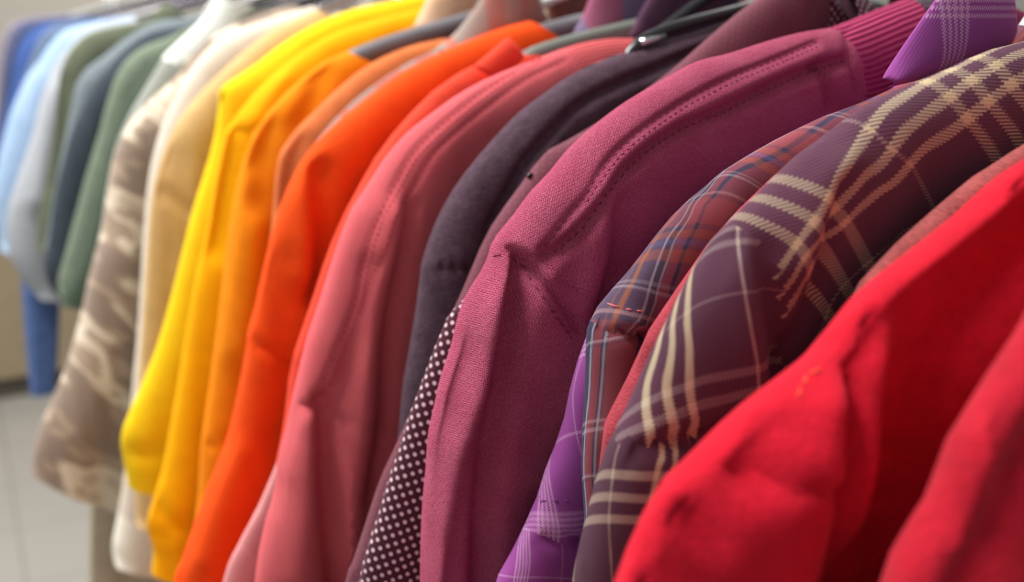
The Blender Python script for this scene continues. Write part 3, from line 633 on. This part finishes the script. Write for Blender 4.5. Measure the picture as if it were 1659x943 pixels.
# ---- 10 salmon t-shirt
s1 = [(870, 92), (786, 146), (718, 200), (670, 247), (639, 300), (615, 345), (598, 390), (585, 442), (575, 490), (558, 537), (537, 588), (522, 625)]
s2 = [(915, 98), (853, 128), (803, 163), (752, 203), (701, 251), (672, 300), (642, 346), (626, 395), (605, 442), (583, 510)]
sarm = [(462, 657), (480, 659), (505, 660), (518, 655), (530, 646), (545, 662), (560, 685)]
G11 = Garment('t_shirt', 'salmon pink t-shirt with ribbed collar and double stitched seams', 't-shirt', .80,
    [(1022, 62), (985, 62), (950, 66), (928, 71), (900, 80), (853, 98), (786, 125), (735, 153), (684, 190), (656, 212), (622, 250), (599, 285), (584, 308), (565, 337), (548, 378), (534, 419), (520, 463), (507, 503), (493, 544), (480, 598), (474, 620), (466, 657), (460, 688), (446, 740), (441, 790), (424, 850), (409, 943)],
    M['salmon'], T=0.014, R=0.022, rec=0.08, ext=0.3, drape=0.0015, seed=16, nv=90, res=0.0035, D=0.05,
    folds=[(s1, -0.0008, 0.0014), (s2, -0.0008, 0.0014), (sarm, -0.0022, 0.0024),
           ([(640, 350), (628, 400), (605, 470), (592, 560), (588, 640), (575, 760), (560, 900)], 0.005, 0.009), ([(662, 340), (652, 400), (640, 480), (628, 560), (622, 680), (600, 800)], -0.0045, 0.0045),
           ([(600, 430), (585, 520), (560, 600), (545, 640)], -0.003, 0.006), ([(529, 655), (531, 720), (533, 800), (540, 870), (546, 960)], -0.008, 0.006), ([(495, 690), (490, 800), (480, 930)], 0.003, 0.010)],
    parts=[('neck_band', [(926, -100), (926, 70), (932, 90), (940, 115), (960, 300), (1400, 300), (1400, -100)], M['salmonrib']), ('sleeve', low([(400, 657)]+sarm), None)])
for q in (s1, s2): G11.stitch(q, M['thread_salmon'])
G11.stitch([(p[0]+8, p[1]+5) for p in s1], M['thread_salmon'], dash=0.0018)
G11p = Garment('cotton_shirt', 'dark plum shirt whose collar stands above the salmon ribbed collar', 'shirt', .841,
    [(1180, 10), (1100, 40), (1020, 62), (930, 92), (850, 122), (780, 150), (710, 190), (650, 245), (610, 300), (580, 350), (550, 430), (520, 520), (490, 620), (470, 700), (460, 780), (440, 860), (430, 943)], M['plum'], T=0.006, ext=0.3, drape=0.0005, seed=17, nv=40, kf=0.3)
G11p.leaf([(1085, -60), (1055, -10), (1035, 25), (1018, 62)], [(1230, -60), (1190, -10), (1170, 40), (1080, 80)], M['plum'], Y=.841, T=0.004, bend=0.002)
G11q = Garment('cotton_shirt', 'pale pink cotton shirt showing left of the salmon t-shirt at the bottom edge', 'shirt', .868,
    [(1160, 30), (1020, 70), (930, 98), (850, 128), (780, 158), (700, 205), (640, 270), (600, 330), (565, 410), (535, 500), (505, 590), (480, 660), (458, 720), (439, 767), (415, 822), (388, 873), (360, 943)], M['palepink'], T=0.0045, R=0.010, ext=0.3, drape=0.0006, seed=18, nv=40)
G11q.leaf([(1200, -40), (1178, 2), (1162, 26)], [(1225, -30), (1205, 4), (1180, 32)], M['palepink'], Y=.868, T=0.0015, bend=0.001)

# ---- 11 coral red shirt
G12 = Garment('cotton_shirt', 'coral red shirt with a pointed collar between the orange and salmon shirts', 'shirt', .893,
    [(855, 84), (810, 92), (765, 105), (735, 121), (700, 146), (656, 190), (622, 231), (595, 271), (578, 303), (551, 354), (531, 402), (517, 442), (503, 486), (488, 530), (475, 568), (468, 595), (462, 650), (455, 700), (446, 740), (440, 790), (420, 860), (400, 943)], M['redor'], T=0.009, R=0.014, ext=0.3, drape=0.0006, seed=19, nv=50, D=0.03)
G12.leaf([(822, 60), (795, 84), (766, 108)], [(850, 92), (830, 112), (796, 128)], M['redor'], Y=.87, T=0.003, bend=0.003)
G12v = Garment('plaid_shirt', 'lavender and rose plaid shirt, only its collar showing above the coral shirt', 'shirt', .924,
    [(1045, 20), (960, 56), (880, 72), (800, 98), (730, 140), (670, 190), (620, 250), (580, 320), (545, 400), (515, 490), (490, 590), (470, 680), (450, 770), (430, 860), (420, 943)], M['vpplaid'], T=0.006, ext=0.3, drape=0.0005, seed=20, nv=40,
    uvmap=lambda g_, P, n: P*70)
G12v.leaf([(975, -50), (958, -8), (945, 25), (929, 54)], [(1075, -50), (1060, 0), (1045, 50), (960, 66)], M['vpplaid'], Y=.924, T=0.005, uvs=70)

# ---- 12 orange t-shirt
oarm = [(392, 545), (400, 548), (425, 563), (450, 578), (478, 597)]
G13 = Garment('t_shirt', 'bright orange t-shirt with a drop shoulder seam, left of the coral shirt', 't-shirt', .966,
    [(850, 34), (813, 43), (762, 62), (701, 88), (650, 114), (605, 146), (558, 183), (517, 220), (490, 251), (469, 288), (456, 318), (442, 358), (425, 425), (408, 503), (397, 540), (396, 560), (385, 620), (374, 671), (361, 719), (337, 777), (313, 842), (292, 904), (278, 943)],
    M['orange'], T=0.015, R=0.020, ext=0.3, drape=0.0015, seed=21, nv=70, res=0.0045, D=0.03,
    folds=[([(497, 262), (503, 310), (507, 360), (500, 440)], 0.005, 0.010), ([(516, 280), (520, 340), (524, 400), (520, 480)], -0.009, 0.009), (oarm, -0.002, 0.003), ([(470, 430), (465, 520), (470, 600), (455, 720)], -0.003, 0.012), ([(375, 730), (350, 800), (330, 900)], 0.003, 0.012)],
    parts=[('sleeve', low(oarm), None)])
G13g = Garment('plaid_shirt', 'grey and coral plaid shirt, its collar standing behind the orange t-shirt', 'shirt', 1.012,
    [(740, 52), (707, 78), (673, 93), (640, 112), (605, 135), (560, 172), (520, 215), (492, 258), (470, 310), (450, 380), (435, 450), (420, 540), (405, 640), (390, 720), (360, 830), (330, 943)], M['gplaid'], T=0.008, R=0.012, ext=0.3, drape=0.0006, seed=22, nv=44,
    uvmap=lambda g_, P, n: P*80)
G13g.leaf([(800, -40), (780, -2), (760, 26), (735, 56), (700, 84)], [(862, -40), (875, 8), (886, 40), (820, 66), (740, 92)], M['gplaid'], Y=1.012, T=0.005, uvs=80)
G13g.leaf([(880, -40), (884, 5), (895, 45)], [(985, -40), (955, 5), (935, 40)], M['bplaid'], Y=1.025, T=0.004, uvs=80)
G14 = Garment('cotton_shirt', 'rust orange shirt with soft shoulder, between the amber polo and the orange t-shirt', 'shirt', 1.056,
    [(715, 62), (673, 71), (632, 85), (588, 108), (537, 149), (503, 183), (470, 217), (449, 251), (443, 288), (440, 330), (436, 380), (425, 450), (415, 540), (400, 640), (380, 740), (360, 830), (340, 943)], M['rust'], T=0.012, R=0.018, ext=0.3, drape=0.001, seed=23, nv=50, folds=[([(480, 235), (470, 280), (462, 330)], -0.004, 0.006)])
aarm = [(318, 727), (335, 724), (360, 719), (380, 718)]
G15 = Garment('polo_shirt', 'amber orange shirt on a grey hanger, between the golden yellow and rust shirts', 'shirt', 1.118,
    [(556, 83), (530, 94), (503, 112), (463, 146), (429, 183), (408, 214), (398, 237), (388, 271), (380, 303), (371, 351), (362, 420), (350, 520), (337, 620), (327, 688), (322, 727), (319, 790), (312, 850), (300, 900), (285, 943)],
    M['amber'], T=0.015, R=0.020, ext=0.3, drape=0.0015, seed=24, nv=60, D=0.04, folds=[([(525, 120), (510, 160), (490, 200)], -0.004, 0.008), ([(430, 210), (425, 260), (415, 330)], -0.006, 0.010), ([(405, 300), (395, 420), (385, 560)], 0.004, 0.012), (aarm, -0.002, 0.003)],
    parts=[('sleeve', low(aarm), None)])
G15p = Garment('cotton_shirt', 'peach shirt, only its collar showing beside the yellow shirts', 'shirt', 1.168,
    [(740, 40), (660, 56), (590, 86), (540, 112), (490, 148), (450, 190), (420, 240), (400, 300), (385, 380), (370, 480), (355, 580), (340, 700), (330, 800), (315, 870)], M['peach'], T=0.006, drape=0.0005, seed=25, nv=36)
G15p.leaf([(715, -50), (695, -8), (683, 18), (670, 44)], [(800, -50), (770, 0), (760, 50), (710, 60)], M['peach'], Y=1.168, T=0.005)

# ---- 13 yellows
garm = [(356, 214), (380, 213), (405, 213), (430, 220)]
G16 = Garment('t_shirt', 'golden yellow t-shirt with shoulder seam, hem lowest of the two yellow shirts', 't-shirt', 1.225,
    [(688, 10), (605, 32), (554, 46), (503, 72), (453, 108), (412, 146), (385, 180), (364, 208), (359, 224), (345, 290), (330, 380), (310, 470), (292, 580), (275, 680), (260, 760), (240, 825), (236, 850), (246, 885), (243, 922)],
    M['gold'], T=0.016, R=0.022, drape=0.002, seed=26, nv=60, bodylow=CZ-0.60, D=0.03,
    folds=[(garm, -0.003, 0.004), ([(372, 240), (368, 300), (350, 400)], -0.005, 0.010), ([(455, 120), (430, 160), (410, 200)], 0.003, 0.008), ([(250, 815), (280, 850), (320, 845)], -0.003, 0.006), ([(243, 870), (290, 868), (320, 870)], -0.002, 0.004)],
    parts=[('sleeve', low(garm), None)])
G17 = Garment('t_shirt', 'bright lemon yellow shirt with puffed sleeve end, hem above the golden one', 't-shirt', 1.30,
    [(690, -12), (620, 3), (560, 17), (500, 42), (450, 73), (410, 104), (375, 127), (358, 138), (352, 150), (351, 175), (347, 200), (344, 227), (328, 281), (313, 329), (298, 386), (280, 460), (255, 550), (228, 620), (205, 670), (194, 705), (198, 740), (206, 783)],
    M['yellow'], T=0.016, R=0.022, drape=0.002, seed=27, nv=60, bodylow=CZ-0.50, D=0.03, folds=[([(205, 735), (225, 737), (250, 735)], -0.003, 0.006)],
    parts=[('sleeve', low([(335, 205), (355, 205), (400, 210)]), None)])

# ---- 14 beige group
G18 = Garment('cotton_shirt', 'tan cotton long sleeved shirt left of the yellow shirts', 'shirt', 1.42,
    [(505, 16), (470, 33), (431, 52), (383, 91), (335, 136), (290, 188), (267, 235), (252, 280), (243, 320), (236, 400), (230, 500), (223, 600), (217, 700), (216, 780), (219, 842)], M['tan'], T=0.018, R=0.026, drape=0.002, seed=28, nv=50, bodylow=CZ-0.58, D=0.03,
    folds=[([(245, 305), (280, 320), (310, 345)], -0.003, 0.005), ([(285, 260), (280, 400), (270, 600)], -0.004, 0.015)])
G19 = Garment('cotton_shirt', 'cream long sleeved shirt with an ivory cuff hanging below the yellow hem', 'shirt', 1.52,
    [(500, 10), (440, 28), (395, 43), (347, 67), (304, 115), (273, 172), (251, 232), (237, 300), (229, 400), (222, 520), (213, 620), (206, 700), (197, 780), (188, 835), (180, 880), (184, 906)], M['cream'], T=0.018, R=0.026, drape=0.001, seed=29, nv=50, bodylow=CZ-0.74, D=0.03,
    parts=[('cuff', [(150, 838), (260, 838), (262, 1000), (150, 1000)], M['ivory'])])
G20 = Garment('camouflage_shirt', 'taupe and cream camouflage shirt with wide sleeve flaring out over the floor', 'shirt', 1.64,
    [(470, 8), (400, 30), (333, 64), (282, 125), (240, 162), (204, 204), (182, 254), (170, 320), (160, 380), (143, 440), (128, 510), (108, 580), (85, 640), (62, 690), (50, 735), (50, 757)], M['camo'], T=0.022, R=0.034, drape=0.004, seed=30, nv=60, bodylow=CZ-0.82, D=0.03,
    folds=[([(180, 420), (170, 560), (150, 700)], 0.004, 0.02)])
G21 = Garment('cotton_shirt', 'mint white shirt with bright white shoulder, behind the camouflage shirt', 'shirt', 1.75,
    [(345, -5), (328, 26), (300, 55), (265, 88), (255, 105), (230, 145), (205, 190), (185, 240), (172, 300), (160, 380), (140, 460), (125, 530)], M['greygreen'], T=0.016, R=0.024, drape=0.001, seed=31, nv=40, D=0.02,
    parts=[('yoke', [(255, 95), (285, 105), (360, 60), (420, 0), (400, -80), (200, -80), (230, 60)], M['white'])])
G22 = Garment('cotton_shirt', 'dark green shirt between the mint white and sage green shirts', 'shirt', 1.85,
    [(300, 50), (262, 84), (230, 120), (205, 158), (188, 200), (172, 250), (155, 330), (138, 390), (118, 440), (100, 475), (98, 490)], M['dkgreen'], T=0.018, R=0.026, drape=0.002, seed=32, nv=40, bodylow=CZ-0.42)
G23 = Garment('cotton_shirt', 'sage green shirt beside the dark slate shirt', 'shirt', 1.96,
    [(310, 40), (275, 58), (222, 80), (190, 115), (172, 165), (160, 210), (148, 250), (136, 290), (120, 350), (104, 410), (92, 455), (95, 475)], M['sage'], T=0.020, R=0.030, drape=0.002, seed=33, nv=40, bodylow=CZ-0.42)
G24 = Garment('cotton_shirt', 'dark slate shirt left of the sage green shirt', 'shirt', 2.08,
    [(330, 28), (292, 42), (244, 51), (210, 71), (170, 112), (142, 153), (115, 210), (100, 260), (90, 300), (82, 350), (75, 400), (70, 430), (80, 462), (95, 482)], M['slate'], T=0.022, R=0.034, drape=0.002, seed=34, nv=40, bodylow=CZ-0.48)
G25 = Garment('cotton_shirt', 'blue grey shirt with light shoulder, behind the dark slate shirt', 'shirt', 2.22,
    [(330, 20), (298, 29), (254, 35), (204, 61), (170, 88), (138, 112), (122, 138), (115, 170), (105, 220), (90, 290), (80, 350), (72, 400)], M['greyblue'], T=0.022, R=0.034, drape=0.002, seed=35, nv=36)
G26 = Garment('cotton_shirt', 'dark olive shirt right of the light blue shirt', 'shirt', 2.38,
    [(270, 4), (252, 15), (237, 31), (190, 41), (142, 54), (115, 78), (102, 102), (95, 125), (90, 170), (84, 230), (72, 300), (62, 350), (58, 400)], M['olive'], T=0.024, R=0.036, drape=0.003, seed=36, nv=36, folds=[([(98, 130), (103, 200), (100, 300)], -0.006, 0.012)])
G27 = Garment('cotton_shirt', 'light grey shirt with a slack cuff above the jeans, beside the light blue shirt', 'shirt', 2.55,
    [(215, 30), (150, 42), (110, 75), (85, 110), (65, 160), (50, 220), (30, 280), (12, 335), (10, 380), (18, 420), (45, 462), (62, 478)], M['ltgrey'], T=0.026, R=0.04, drape=0.004, seed=37, nv=36, bodylow=CZ-0.5, folds=[([(90, 150), (75, 230), (65, 320)], 0.008, 0.02)])
G28 = Garment('cotton_shirt', 'light sky blue shirt, brightest of the blue shirts at the left edge', 'shirt', 2.72,
    [(210, 26), (143, 38), (103, 50), (80, 72), (62, 99), (45, 120), (30, 150), (16, 183), (6, 221), (-4, 260), (-12, 310), (-8, 345), (0, 400)], M['lblue'], T=0.03, R=0.045, drape=0.003, seed=38, nv=36)
blues = [('steel', 'steel blue shirt directly behind the light blue shirt', 2.95, [(190, 28), (120, 34), (85, 42), (62, 60), (50, 88), (38, 122), (24, 165), (8, 210), (-6, 270), (-15, 340)]),
         ('bblue', 'bright blue shirt, a vivid thin strip among the far blue shirts', 3.2, [(160, 28), (100, 36), (66, 42), (45, 56), (32, 74), (24, 98), (20, 130), (10, 180), (-5, 240), (-18, 320)]),
         ('indigo', 'indigo shirt left of the vivid bright blue strip', 3.45, [(150, 26), (90, 32), (50, 38), (30, 52), (20, 75), (12, 105), (8, 140), (2, 200), (-8, 260), (-20, 330)]),
         ('vgrey', 'violet grey shirt at the far left top', 3.8, [(130, 24), (70, 29), (36, 34), (18, 48), (8, 75), (2, 110), (-2, 150), (-10, 220), (-25, 300)]),
         ('pgrey', 'pinkish grey shirt at the left frame edge, last one visible', 4.2, [(110, 22), (50, 28), (20, 36), (5, 55), (-2, 80), (-6, 130), (-10, 200), (-25, 300)])]
GB = [Garment('cotton_shirt', lb, 'shirt', y, rd, M[k], T=0.03, R=0.045, drape=0.003, seed=40+i, nv=30, group='blue shirts at the far end of the rail') for i, (k, lb, y, rd) in enumerate(blues)]

fx = empty('display_cabinet', 'blurred brown display cabinet on the floor behind the jeans at the left edge', 'cabinet', (0.15, 3.9, 0))
cab = simple('brown_cabinet_wood', (150, 134, 108), 0.7)
box('carcass', (-0.6, 3.75, 0.08), (0.6, 4.3, 1.0), cab, fx, 0.01); box('plinth', (-0.56, 3.79, 0), (0.56, 4.28, 0.08), simple('dark_plinth', (90, 84, 76), 0.7), fx)
box('counter_top', (-0.62, 3.73, 1.0), (0.62, 4.32, 1.03), simple('grey_laminate', (176, 170, 160), 0.5), fx, 0.005)

# long things seen under the shirts
def trousers(label, Y, px_left, px_right, m, T=0.02, seed=0):
    Y = Y*S; root = empty('jeans' if m is M['denim'] else 'trousers', label, 'trousers', (bp([px_left[0]], Y)[0][0], Y, CZ))
    A, _ = catmull(bp(px_left, Y), 0.01); B, _ = catmull(bp(px_right, Y), 0.01); n = 60
    A = np.stack([np.interp(np.linspace(0, 1, n), np.linspace(0, 1, len(A)), A[:, k]) for k in (0, 1)], 1); B = np.stack([np.interp(np.linspace(0, 1, n), np.linspace(0, 1, len(B)), B[:, k]) for k in (0, 1)], 1)
    for leg in (0, 1):
        V = []; seg = 40; yo = Y + (leg-0.5)*2*T*1.02
        for i in range(n):
            c = (A[i]+B[i])/2; hw = np.linalg.norm(B[i]-A[i])/2
            for k in range(seg):
                th = 2*math.pi*k/seg; wv = 1+0.12*math.sin(3*th+leg+i*0.05)
                V.append((c[0]+hw*math.cos(th)*(1+0.04*math.sin(5*th+i*.1)), yo+T*math.sin(th)*wv*0.95, c[1]))
        Fc = [(i*seg+k, i*seg+(k+1) % seg, (i+1)*seg+(k+1) % seg, (i+1)*seg+k) for i in range(n-1) for k in range(seg)]
        mk('trouser_leg', V, Fc, m, root, np.array([(v[0], v[2]) for v in V]))
    return root
J1 = trousers('blue denim jeans hanging below the light grey cuff at the left', 2.635, [(145, 60), (92, 150), (50, 260), (34, 350), (36, 440), (41, 520), (48, 600), (52, 632)], [(205, 60), (160, 150), (120, 260), (100, 350), (98, 440), (96, 520), (92, 590), (86, 640)], M['denim'], T=0.0095)
J2 = trousers('beige khaki trousers below the camouflage shirt near the bottom edge', 1.70, [(310, 90), (235, 250), (195, 400), (168, 600), (152, 760), (150, 870), (150, 960), (150, 1100)], [(390, 90), (330, 250), (300, 400), (290, 600), (285, 760), (285, 870), (290, 960), (290, 1100)], M['khaki'], T=0.0075)

# ------------------------------------------------------------------ hangers
hanger(G15, M['greyhang'], 'grey hanger holding the amber shirt', r=0.0075, armpx=[(564, 102), (600, 90), (690, 62)])
hanger(G13, M['greyhang'], 'dark grey hanger holding the orange t-shirt', r=0.0075, armpx=[(856, 64), (900, 54), (960, 41)])
hanger(G12, M['greenhang'], 'green grey hanger holding the coral red shirt', r=0.0055, armpx=[(858, 92), (930, 74), (1030, 49)])
hanger(G10, M['blackhang'], 'black hanger lying along the charcoal plum coat', r=0.0035, armpx=[(1040, 66), (1100, 52), (1180, 27)])
hc = [o for o in COL.objects if o.name.startswith('clothes_hanger')][-1]
tp = bp([(1034, 70), (1050, 65), (1072, 59)], G10.Y-0.001); tube('metal_tip', [(a, G10.Y-0.003, b) for a, b in tp], 0.0022, M['chrome'], hc)
hanger(G7, M['clearhang'], 'clear plastic hanger inside the ribbed raspberry collar', r=0.005, armpx=[(1440, 30), (1462, 26), (1510, 14)])
names = {id(G1): 'the dull red fleece', id(G2): 'the bright red sweatshirt', id(GQ): 'the dusty red knit', id(G3): 'the purple plaid shirt', id(G4): 'the muted red twill shirt', id(G5): 'the navy plaid shirt', id(G6): 'the violet check shirt',
         id(G8): 'the polka dot blouse', id(G9): 'the maroon blouse', id(G11): 'the salmon t-shirt', id(G11p): 'the dark plum shirt', id(G11q): 'the pale pink shirt', id(G12v): 'the lavender plaid shirt', id(G13g): 'the grey coral plaid shirt',
         id(G14): 'the rust shirt', id(G15p): 'the peach shirt', id(G16): 'the golden yellow t-shirt', id(G17): 'the lemon yellow shirt', id(G18): 'the tan shirt', id(G19): 'the cream shirt', id(G20): 'the camouflage shirt', id(G21): 'the mint white shirt',
         id(G22): 'the dark green shirt', id(G23): 'the sage green shirt', id(G24): 'the dark slate shirt', id(G25): 'the blue grey shirt', id(G26): 'the olive shirt', id(G27): 'the light grey shirt', id(G28): 'the light blue shirt',
         id(GB[0]): 'the steel blue shirt', id(GB[1]): 'the bright blue shirt', id(GB[2]): 'the indigo shirt', id(GB[3]): 'the violet grey shirt', id(GB[4]): 'the pinkish grey shirt'}
hm = ['blackhang', 'whitehang', 'clearhang', 'greyhang']
cn = {'blackhang': 'black', 'whitehang': 'white', 'clearhang': 'clear', 'greyhang': 'grey'}
k = 0
for q in [G1, G2, GQ, G3, G4, G5, G6, G8, G9, G11, G11p, G11q, G12v, G13g, G14, G15p, G16, G17, G18, G19, G20, G21, G22, G23, G24, G25, G26, G27, G28] + GB:
    mk_ = 'blackhang' if q in (G11, G11p, G11q, G9) else hm[k % 4]; k += 1
    hanger(q, M[mk_], cn[mk_]+' hanger with metal hook holding '+names[id(q)], r=0.0035)

from types import SimpleNamespace
for Yk, pts, lb in ((2.635, [(175, 56), (120, 100), (80, 170)], 'the blue jeans'), (1.70, [(350, 84), (300, 130), (260, 220)], 'the khaki trousers')):
    hanger(SimpleNamespace(Y=Yk*S, Rg=bp(pts, Yk*S)), M['blackhang'], 'black hanger with metal hook holding '+lb, r=0.003, bar=False)
# ------------------------------------------------------------------ a second rack of pale shirts in the next aisle
XC0 = XC; XC = 1.62
pal = [('ivory', 'ivory'), ('pgrey', 'pinkish grey'), ('cream', 'cream'), ('ltgrey', 'light grey'), ('peach', 'peach'), ('white', 'mint white'), ('tan', 'tan'), ('khaki', 'khaki'), ('vgrey', 'violet grey'), ('cream', 'pale cream')]
for i, (mk_, cnm) in enumerate(pal):
    y = 4.0+i*0.16; z0 = 1.50
    wp = [(XC-0.07, z0), (XC-0.12, z0-0.015), (XC-0.18, z0-0.04), (XC-0.215, z0-0.07), (XC-0.23, z0-0.12), (XC-0.235, z0-0.22), (XC-0.25, z0-0.4), (XC-0.26, z0-0.56)]
    q = Garment('cotton_shirt', cnm+' shirt on the rack in the next aisle, blurred at the top left', 'shirt', y/S, proj([(a, y, b) for a, b in wp]), M[mk_], T=0.03, R=0.05, drape=0.004, seed=70+i, nv=16, res=0.02, group='pale shirts in the next aisle')
    hanger(q, M['whitehang'], 'white hanger holding the '+cnm+' shirt in the next aisle', r=0.0035)
rk2 = empty('clothes_rack', 'chrome clothes rack in the next aisle with pale shirts', 'clothes rack', (XC, 5, 0))
tube('rail', [(XC, 3.7, RZ+0.1), (XC, 4.8, RZ+0.1), (XC, 5.9, RZ+0.1)], 0.015, M['chrome'], rk2, 20)
for y in (3.7, 5.9):
    tube('upright', [(XC, y, 0.03), (XC, y, 0.8), (XC, y, RZ+0.11)], 0.016, M['chrome'], rk2, 20)
    tube('foot', [(XC-0.26, y, 0.02), (XC, y, 0.02), (XC+0.26, y, 0.02)], 0.016, M['chrome'], rk2, 20)
XC = XC0
# ------------------------------------------------------------------ rack
rk = empty('clothes_rack', 'chrome clothes rack whose rail carries all the hanging shirts', 'clothes rack', (XC, 1.5, 0))
tube('rail', [(XC, -0.3, RZ), (XC, 1.5, RZ), (XC, 3.3, RZ)], 0.0150, M['chrome'], rk, 24)
for y in (-0.3, 3.3):
    tube('upright', [(XC, y, 0.03), (XC, y, 0.8), (XC, y, RZ+0.01)], 0.016, M['chrome'], rk, 20)
    tube('foot', [(XC-0.26, y, 0.02), (XC, y, 0.02), (XC+0.26, y, 0.02)], 0.016, M['chrome'], rk, 20)
